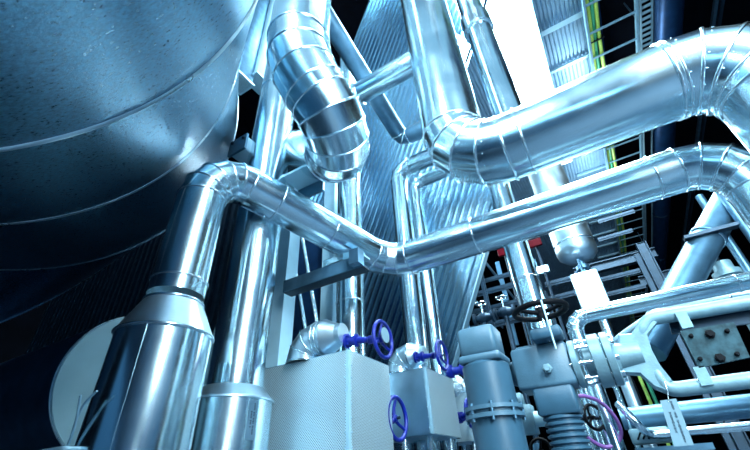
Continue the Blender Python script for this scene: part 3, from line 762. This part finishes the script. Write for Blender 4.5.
# cable ladder
zL = HC - .7
xl0 = px_x(587, 20, zL); xl1 = px_x(637, 20, zL)
cl = empty('cable_ladder', ((xl0 + xl1) / 2, 4, zL), 'long overhead cable ladder running away under the roof', 'ladder')
for x in (xl0 - .03, xl1): MB().box((x, 26, zL), AX, (.03, 25, .08)).build('rail', 'rung', cl)
y = 2.2
while y < 50:
    MB().box(((xl0 + xl1) / 2, y, zL - .02), AX, ((xl1 - xl0) / 2, .035, .014)).build('rung', 'rung', cl); y += .95
for i, (dx, m, r) in enumerate(((.06, 'yellow', .05), (.17, 'green', .045), (.29, 'yellow', .055))):
    pts = [V((xl0 + dx + .02 * math.sin(k * .9 + i), 1 + k * .8, zL + .05 + .01 * math.sin(k * 1.7 + i * 2))) for k in range(60)]
    tag(MB().tube(smooth_path(pts, 4), r, 10).build('power_cable', m), ['yellow-green cable nearest the edge of the overhead ladder', 'green cable between the two yellow-green ones on the overhead ladder', 'yellow-green cable lying inner-most on the overhead ladder'][i], 'cable')
# hangers between cables and ladder
for k in range(7):
    y = 4 + k * 5.2
    tag(MB().box((xl0 + .17, y, zL + .05), AX, (.22, .02, .07)).build('cable_tie', 'black'), 'black tie band round the cables on the overhead ladder', 'tie', 'tie bands on the overhead cables')
    tag(MB().box((xl1 + .03, y, (zL + HC + .3) / 2), AX, (.015, .02, (HC + .3 - zL) / 2)).build('hanger_rod', 'steel'), 'thin hanger holding up the overhead cable ladder', 'hanger', 'hangers of the cable ladder')
# perforated tray beyond the ladder
xt0 = px_x(641, 30, zL + .3); xt1 = px_x(652, 30, zL + .3)
tr = empty('slotted_tray', ((xt0 + xt1) / 2, 4, zL + .3), 'narrow pale slotted tray beside the overhead cable ladder', 'tray')
for s_ in (xt0, xt1): MB().box((s_, 26, zL + .3), AX, (.015, 25, .04)).build('rail', 'flat', tr)
for k in range(60): MB().box(((xt0 + xt1) / 2, 2.5 + k * .2, zL + .3), AX, ((xt1 - xt0) / 2, .045, .008)).build('slat', 'flat', tr)
xd = px_x(668, 20, zL + .2)
dk = empty('overhead_dark_duct', (xd, 4, zL + .2), 'dark blue overhead duct running away beyond the slotted tray', 'duct')
MB().lathe((xd, 1.0, zL + .2), WY, [(0, .36), (50, .36)], 32).build('shell', 'navy', dk)
for k in range(5): band((xd, 5 + 5.5 * k, zL + .2), WY, .36, .03, .02, 32).build('seam_band', 'steel_d', dk)
for y in (6, 16, 28, 40): MB().cyl((xd, y, zL + .5), (xd, y, HC + .36), .02, 8).build('hanger', 'steel_d', dk)
for px, m in ((716, 'steel'), (722, 'steel_d')):
    x = px_x(px, 15, HC)
    tag(MB().box((x, 20, HC + .1), AX, (.045, 18, .06)).build('roof_rail', m), ['thin pale roof rail high above the large duct bend', 'thin dark roof rail high above the large duct bend'][m == 'steel_d'], 'rail')
# cross beam and upright steel further back
cb = P(620, 262, 10.5)
def hbeam(name, label, c, x0, x1, m='steel', h=.12, w=.10, cat='beam', ax='x'):
    mb = MB(); c = V(c)
    if ax == 'x':
        mid = V(((x0 + x1) / 2, c.y, c.z)); L = (x1 - x0) / 2; A = AX
    elif ax == 'y':
        mid = V((c.x, (x0 + x1) / 2, c.z)); L = (x1 - x0) / 2; A = (WY, WX, WZ)
    else:
        mid = V((c.x, c.y, (x0 + x1) / 2)); L = (x1 - x0) / 2; A = (WZ, WY, WX)
    mb.box(mid, A, (L, .012, h)); mb.box(mid + A[2] * h, A, (L, w, .012)); mb.box(mid - A[2] * h, A, (L, w, .012))
    return tag(mb.build(name, m), label, cat)
hbeam('cross_beam', 'blue steel cross beam under the overhead cables', cb, on(cb, WX, 575, 274).x, on(cb, WX, 655, 250).x, 'steel_d')
cv = P(655, 272, 9.5)
hbeam('steel_upright', 'steel upright with a bright edge standing below the dark overhead duct', cv, 0, on(cv, WZ, 640, 244).z, 'steel_d', .10, .12, 'column', 'z')
cv = P(672, 275, 10)
hbeam('cross_beam', 'dim blue beam in the dark beside the slanted pipe', cv, on(cv, WX, 640, 282).x, on(cv, WX, 720, 262).x, 'steel_d')
# ladder-like rack under the cables
for i, (py, lb) in enumerate(((285, 'lowest'), (275, 'middle'), (300, 'bottom'))):
    pass

# ================================================================== VESSEL AND PIPE behind the mid pipe
ve = P(572, 240, 6.2)
vz0 = on(ve, WZ, 580, 262).z; vz1 = on(ve, WZ, 545, 165).z
vs_ = empty('hanging_vessel', (ve.x, ve.y, vz0), 'short upright clad vessel with rounded bottom seen behind the long pipe run', 'vessel')
rv = .30
MB().dome((ve.x, ve.y, 0), WZ, [(vz0, .02), (vz0 + .01, .12), (vz0 + .05, .22), (vz0 + .12, rv * .95), (vz0 + .2, rv)], 48).build('bottom_head', 'alu_dull', vs_)
MB().lathe((ve.x, ve.y, 0), WZ, [(vz0 + .2, rv), (vz1, rv)], 48).build('shell', 'alu_dull', vs_)
band((ve.x, ve.y, vz0 + .3), WZ, rv, .015, .012).build('seam_band', 'bead', vs_)
MB().lathe((ve.x, ve.y, 0), WZ, [(vz0 - .3, .05), (vz0 - .14, .05), (vz0 - .14, .10), (vz0 - .08, .10), (vz0 - .08, .05), (vz0 + .02, .05)], 20).build('nozzle', 'steel', vs_)
MB().lathe((ve.x, ve.y, 0), WZ, [(0, .07), (vz0 - .32, .07), (vz0 - .32, .11), (vz0 - .3, .11)], 24).build('drain_pipe', 'bead', vs_)
v4 = P(523, 270, 5.8)
duct('clad_pipe', 'upright clad pipe standing behind the black handwheel, below the long pipe run', [V((v4.x, v4.y, 0)), V((v4.x, v4.y, on(v4, WZ, 500, 176).z))], .19, bands=[(0, .66), (0, .8)])
# lamps
def lamp(label, px, py, d, hx, hz):
    c = P(px, py, d); g = empty('wall_lamp', c, label, 'lamp')
    MB().rbox(c, (WX, WZ, WY), (hx, hz, .03), .03).build('diffuser', 'lamp', g)
    MB().rbox(c + V((0, .06, 0)), (WX, WZ, WY), (hx + .03, hz + .03, .035), .03).build('housing', 'flat', g)
    MB().cyl(c + V((0, .08, hz)), c + V((0, .08, hz + .25)), .015, 8).build('hanger', 'steel', g)
lamp('glaring tall white lamp below the rounded vessel', 589, 288, 5.3, .15, .24)
lamp('small glowing lamp between the upright pipe and the vessel', 538, 270, 8.5, .2, .06)
rp = P(520, 244, 8.8)
for (px, py, lb) in ((504, 252, 'red panel piece behind the long pipe, next to the corrugated sheet'), (535, 243, 'red panel piece behind the long pipe, next to the vessel')):
    c = P(px, py, 8.8); tag(MB().rbox(c, (WX, WZ, WY), (.14, .09, .04), .02).build('panel_face', 'red', tag(empty('red_sign_post', (c.x, c.y, 0)), lb, 'sign')), None)
    MB().cyl((c.x, c.y + .06, 0), (c.x, c.y + .06, c.z), .03, 12).build('post', 'steel_d', [o_ for o_ in C.objects if o_.name.startswith('red_sign_post')][-1])

# ================================================================== DEEP STEELWORK behind the actuator
bars = [((455, 300), (515, 285), .05, 'x', 'steel_d'), ((470, 285), (520, 272), .04, 'x', 'steel_d'), ((450, 318), (520, 305), .05, 'x', 'steel_d'),
        ((455, 333), (530, 322), .06, 'x', 'steel_d'), ((480, 270), (512, 330), .04, 'z', 'steel_d'), ((462, 300), (468, 340), .05, 'z', 'steel'),
        ((497, 262), (510, 300), .04, 'z', 'steel'), ((505, 300), (518, 345), .05, 'z', 'steel'), ((485, 262), (520, 300), .035, 'y', 'steel'), ((470, 296), (500, 330), .035, 'y', 'steel'),
        ((545, 285), (575, 278), .05, 'x', 'steel_d'), ((545, 300), (580, 293), .05, 'x', 'steel_d'), ((600, 280), (640, 270), .04, 'x', 'steel_d'), ((600, 296), (645, 284), .04, 'x', 'steel_d'), ((598, 240), (632, 229), .04, 'x', 'steel_d'), ((598, 222), (634, 210), .04, 'x', 'steel_d')]
fA = P(485, 320, 8.6); fB = P(610, 270, 8.6)
frames = [empty('steel_rack', (fA.x, fA.y, 0), 'dim steel framework of bars deep behind the grey actuator head', 'frame'),
          empty('steel_rack', (fB.x, fB.y, 0), 'steel framework of bars deep behind the rounded vessel and tall lamp', 'frame')]
for i, (a, b, w, ax, m) in enumerate(bars):
    p = P(*a, 8.4 + (i % 4) * .2); q = on(p, {'x': WX, 'y': WY, 'z': WZ}[ax], *b)
    dv_ = (q - p).normalized(); A = frame(dv_); w *= .6
    MB().box((p + q) / 2, A, (w, .012, (q - p).length / 2)).box((p + q) / 2 + A[1] * w, A, (.012, w, (q - p).length / 2)).box((p + q) / 2 - A[1] * w, A, (.012, w, (q - p).length / 2)).build('bar', m, frames[i > 9])
for fr_, pts_ in ((frames[0], ((448, 320), (512, 262))), (frames[1], ((547, 300), (640, 262)))):
    for (a, b) in pts_:
        p = P(a, b, 8.75); MB().box((p.x, p.y, p.z / 2 + .1), AX, (.05, .05, p.z / 2 + .1)).build('upright', 'steel_d', fr_)
for (px, py, lb) in ((484, 318, 'small dark valve body deep above the grey actuator'), (505, 312, 'small dark valve body deep beside the black handwheel')):
    c = P(px, py, 7.5); g = empty('distant_valve', c, lb, 'valve')
    MB().lathe(c, WX, [(-.2, .12), (-.16, .12), (-.15, .06), (-.05, .1), (.05, .1), (.15, .06), (.16, .12), (.2, .12)], 24).build('body', 'steel_d', g)
    MB().cyl((c.x, c.y, 0), c, .045, 14).build('riser', 'steel_d', g)
    MB().cyl(c, c + WZ * .3, .02, 10).build('stem', 'bead', g)
    handwheel(g, c + WZ * .3, WZ, .11, .012, 'bead')

# ================================================================== CAMERA
cam = bpy.data.cameras.new('camera'); co = bpy.data.objects.new('camera', cam); C.objects.link(co)
cam.sensor_fit = 'HORIZONTAL'; cam.sensor_width = 36; cam.lens = 36 * F / 750; cam.clip_start = .02; cam.clip_end = 200
R_ = Matrix(((EX.x, -EX.y, -EX.z), (EY.x, -EY.y, -EY.z), (EZ.x, -EZ.y, -EZ.z)))
co.matrix_world = Matrix.Translation(EYE) @ R_.to_4x4()
bpy.context.scene.camera = co

# ================================================================== LIGHT
R_deg = math.radians
def area(name, loc, target, sx, sy, power, col=(.70, .92, 1)):
    l = bpy.data.lights.new(name, 'AREA'); l.shape = 'RECTANGLE'; l.size = sx; l.size_y = sy; l.energy = power; l.color = col
    o = bpy.data.objects.new(name, l); C.objects.link(o); o.location = loc
    o.rotation_euler = (V(target) - V(loc)).to_track_quat('-Z', 'Y').to_euler(); return o
area('added_area_light', (3.2, -1.2, 5.6), (1.0, 3.5, 3.0), .8, 4.0, 720)  # added light behind the camera, gives the metal its bright streaks
area('added_area_light', (-.6, -2.2, 6.6), (0, 3.5, 2.5), .6, 3.5, 480)  # added light behind the camera, also brightens the tank top
def tank_glint(px, py, L):
    r_ = ray(px, py).normalized(); w_ = EYE - T0
    # hit the near shell (radius about r1) and mirror the sight line there
    dr = r_ - ta * r_.dot(ta); dw = w_ - ta * w_.dot(ta)
    a_, b_, c_ = dr.dot(dr), 2 * dr.dot(dw), dw.dot(dw) - r1 * r1
    t_ = (-b_ - math.sqrt(b_ * b_ - 4 * a_ * c_)) / (2 * a_); hit = EYE + r_ * t_
    n_ = (hit - T0); n_ = (n_ - ta * n_.dot(ta)).normalized()
    rf = r_ - n_ * 2 * r_.dot(n_)
    return hit, hit + rf * L
hit_, lp_ = tank_glint(150, 25, 12)
area('added_area_light', lp_, hit_, 3.0, 2.0, 650)  # added light, set where its reflection makes the tank sheen
area('added_area_light', (4.6, -3.5, 3.0), (0, 3.0, 2.2), 1.0, 3.2, 150)  # added low light behind the camera for glints on the right
area('added_area_light', (-.3, 4.8, 9.3), (-.3, 4.4, 0), .6, 3.5, 620)  # added overhead light without a fixture
area('added_area_light', (1.2, 7.0, 9.0), (.2, 8.4, 5), 1.2, 2.6, 550)  # added light without a fixture, brightens the corrugated sheet
for (px, py) in ((600, 112), (600, 190)):  # added point lights hidden behind ducts to brighten ladder and cables
    q = at_z(px, py, 11.6); pl_ = bpy.data.lights.new('added_ladder_fill', 'POINT'); pl_.energy = 220 if py < 150 else 160; pl_.color = (.72, .93, 1); pl_.shadow_soft_size = .2
    po = bpy.data.objects.new('added_ladder_fill', pl_); C.objects.link(po); po.location = q
sp = bpy.data.lights.new('added_plate_spot', 'SPOT'); sp.energy = 330; sp.color = (.62, .92, 1); sp.spot_size = R_deg(26); sp.spot_blend = .5; sp.shadow_soft_size = .15  # added unseen spot that brightens the drum end plate
so = bpy.data.objects.new('added_plate_spot', sp); C.objects.link(so); so.location = (-.6, -1.0, 2.6)
so.rotation_euler = (dc - V(so.location)).to_track_quat('-Z', 'Y').to_euler()
w = bpy.data.worlds.new('hall_air'); bpy.context.scene.world = w; w.use_nodes = True
nt = w.node_tree; bg = nt.nodes['Background']
tc = nt.nodes.new('ShaderNodeTexCoord'); sx = nt.nodes.new('ShaderNodeSeparateXYZ'); nt.links.new(tc.outputs['Generated'], sx.inputs[0])
rp_ = nt.nodes.new('ShaderNodeValToRGB'); mr = nt.nodes.new('ShaderNodeMapRange'); mr.inputs['From Min'].default_value = -1; mr.inputs['From Max'].default_value = 1
nt.links.new(sx.outputs[2], mr.inputs['Value']); nt.links.new(mr.outputs[0], rp_.inputs['Fac'])
e = rp_.color_ramp.elements; e[0].position = .40; e[0].color = (.003, .018, .055, 1); e[1].position = .95; e[1].color = (.22, .46, .66, 1)
e2 = e.new(.62); e2.color = (.03, .11, .22, 1)
nt.links.new(rp_.outputs[0], bg.inputs['Color']); bg.inputs['Strength'].default_value = .95
vs_ = bpy.context.scene.view_settings
vs_.view_transform = 'Standard'; vs_.look = 'None'; vs_.gamma = 1; vs_.use_curve_mapping = False; vs_.exposure = 0.55
bpy.context.scene.display_settings.display_device = 'sRGB'
bpy.context.scene.cycles.use_denoising = True
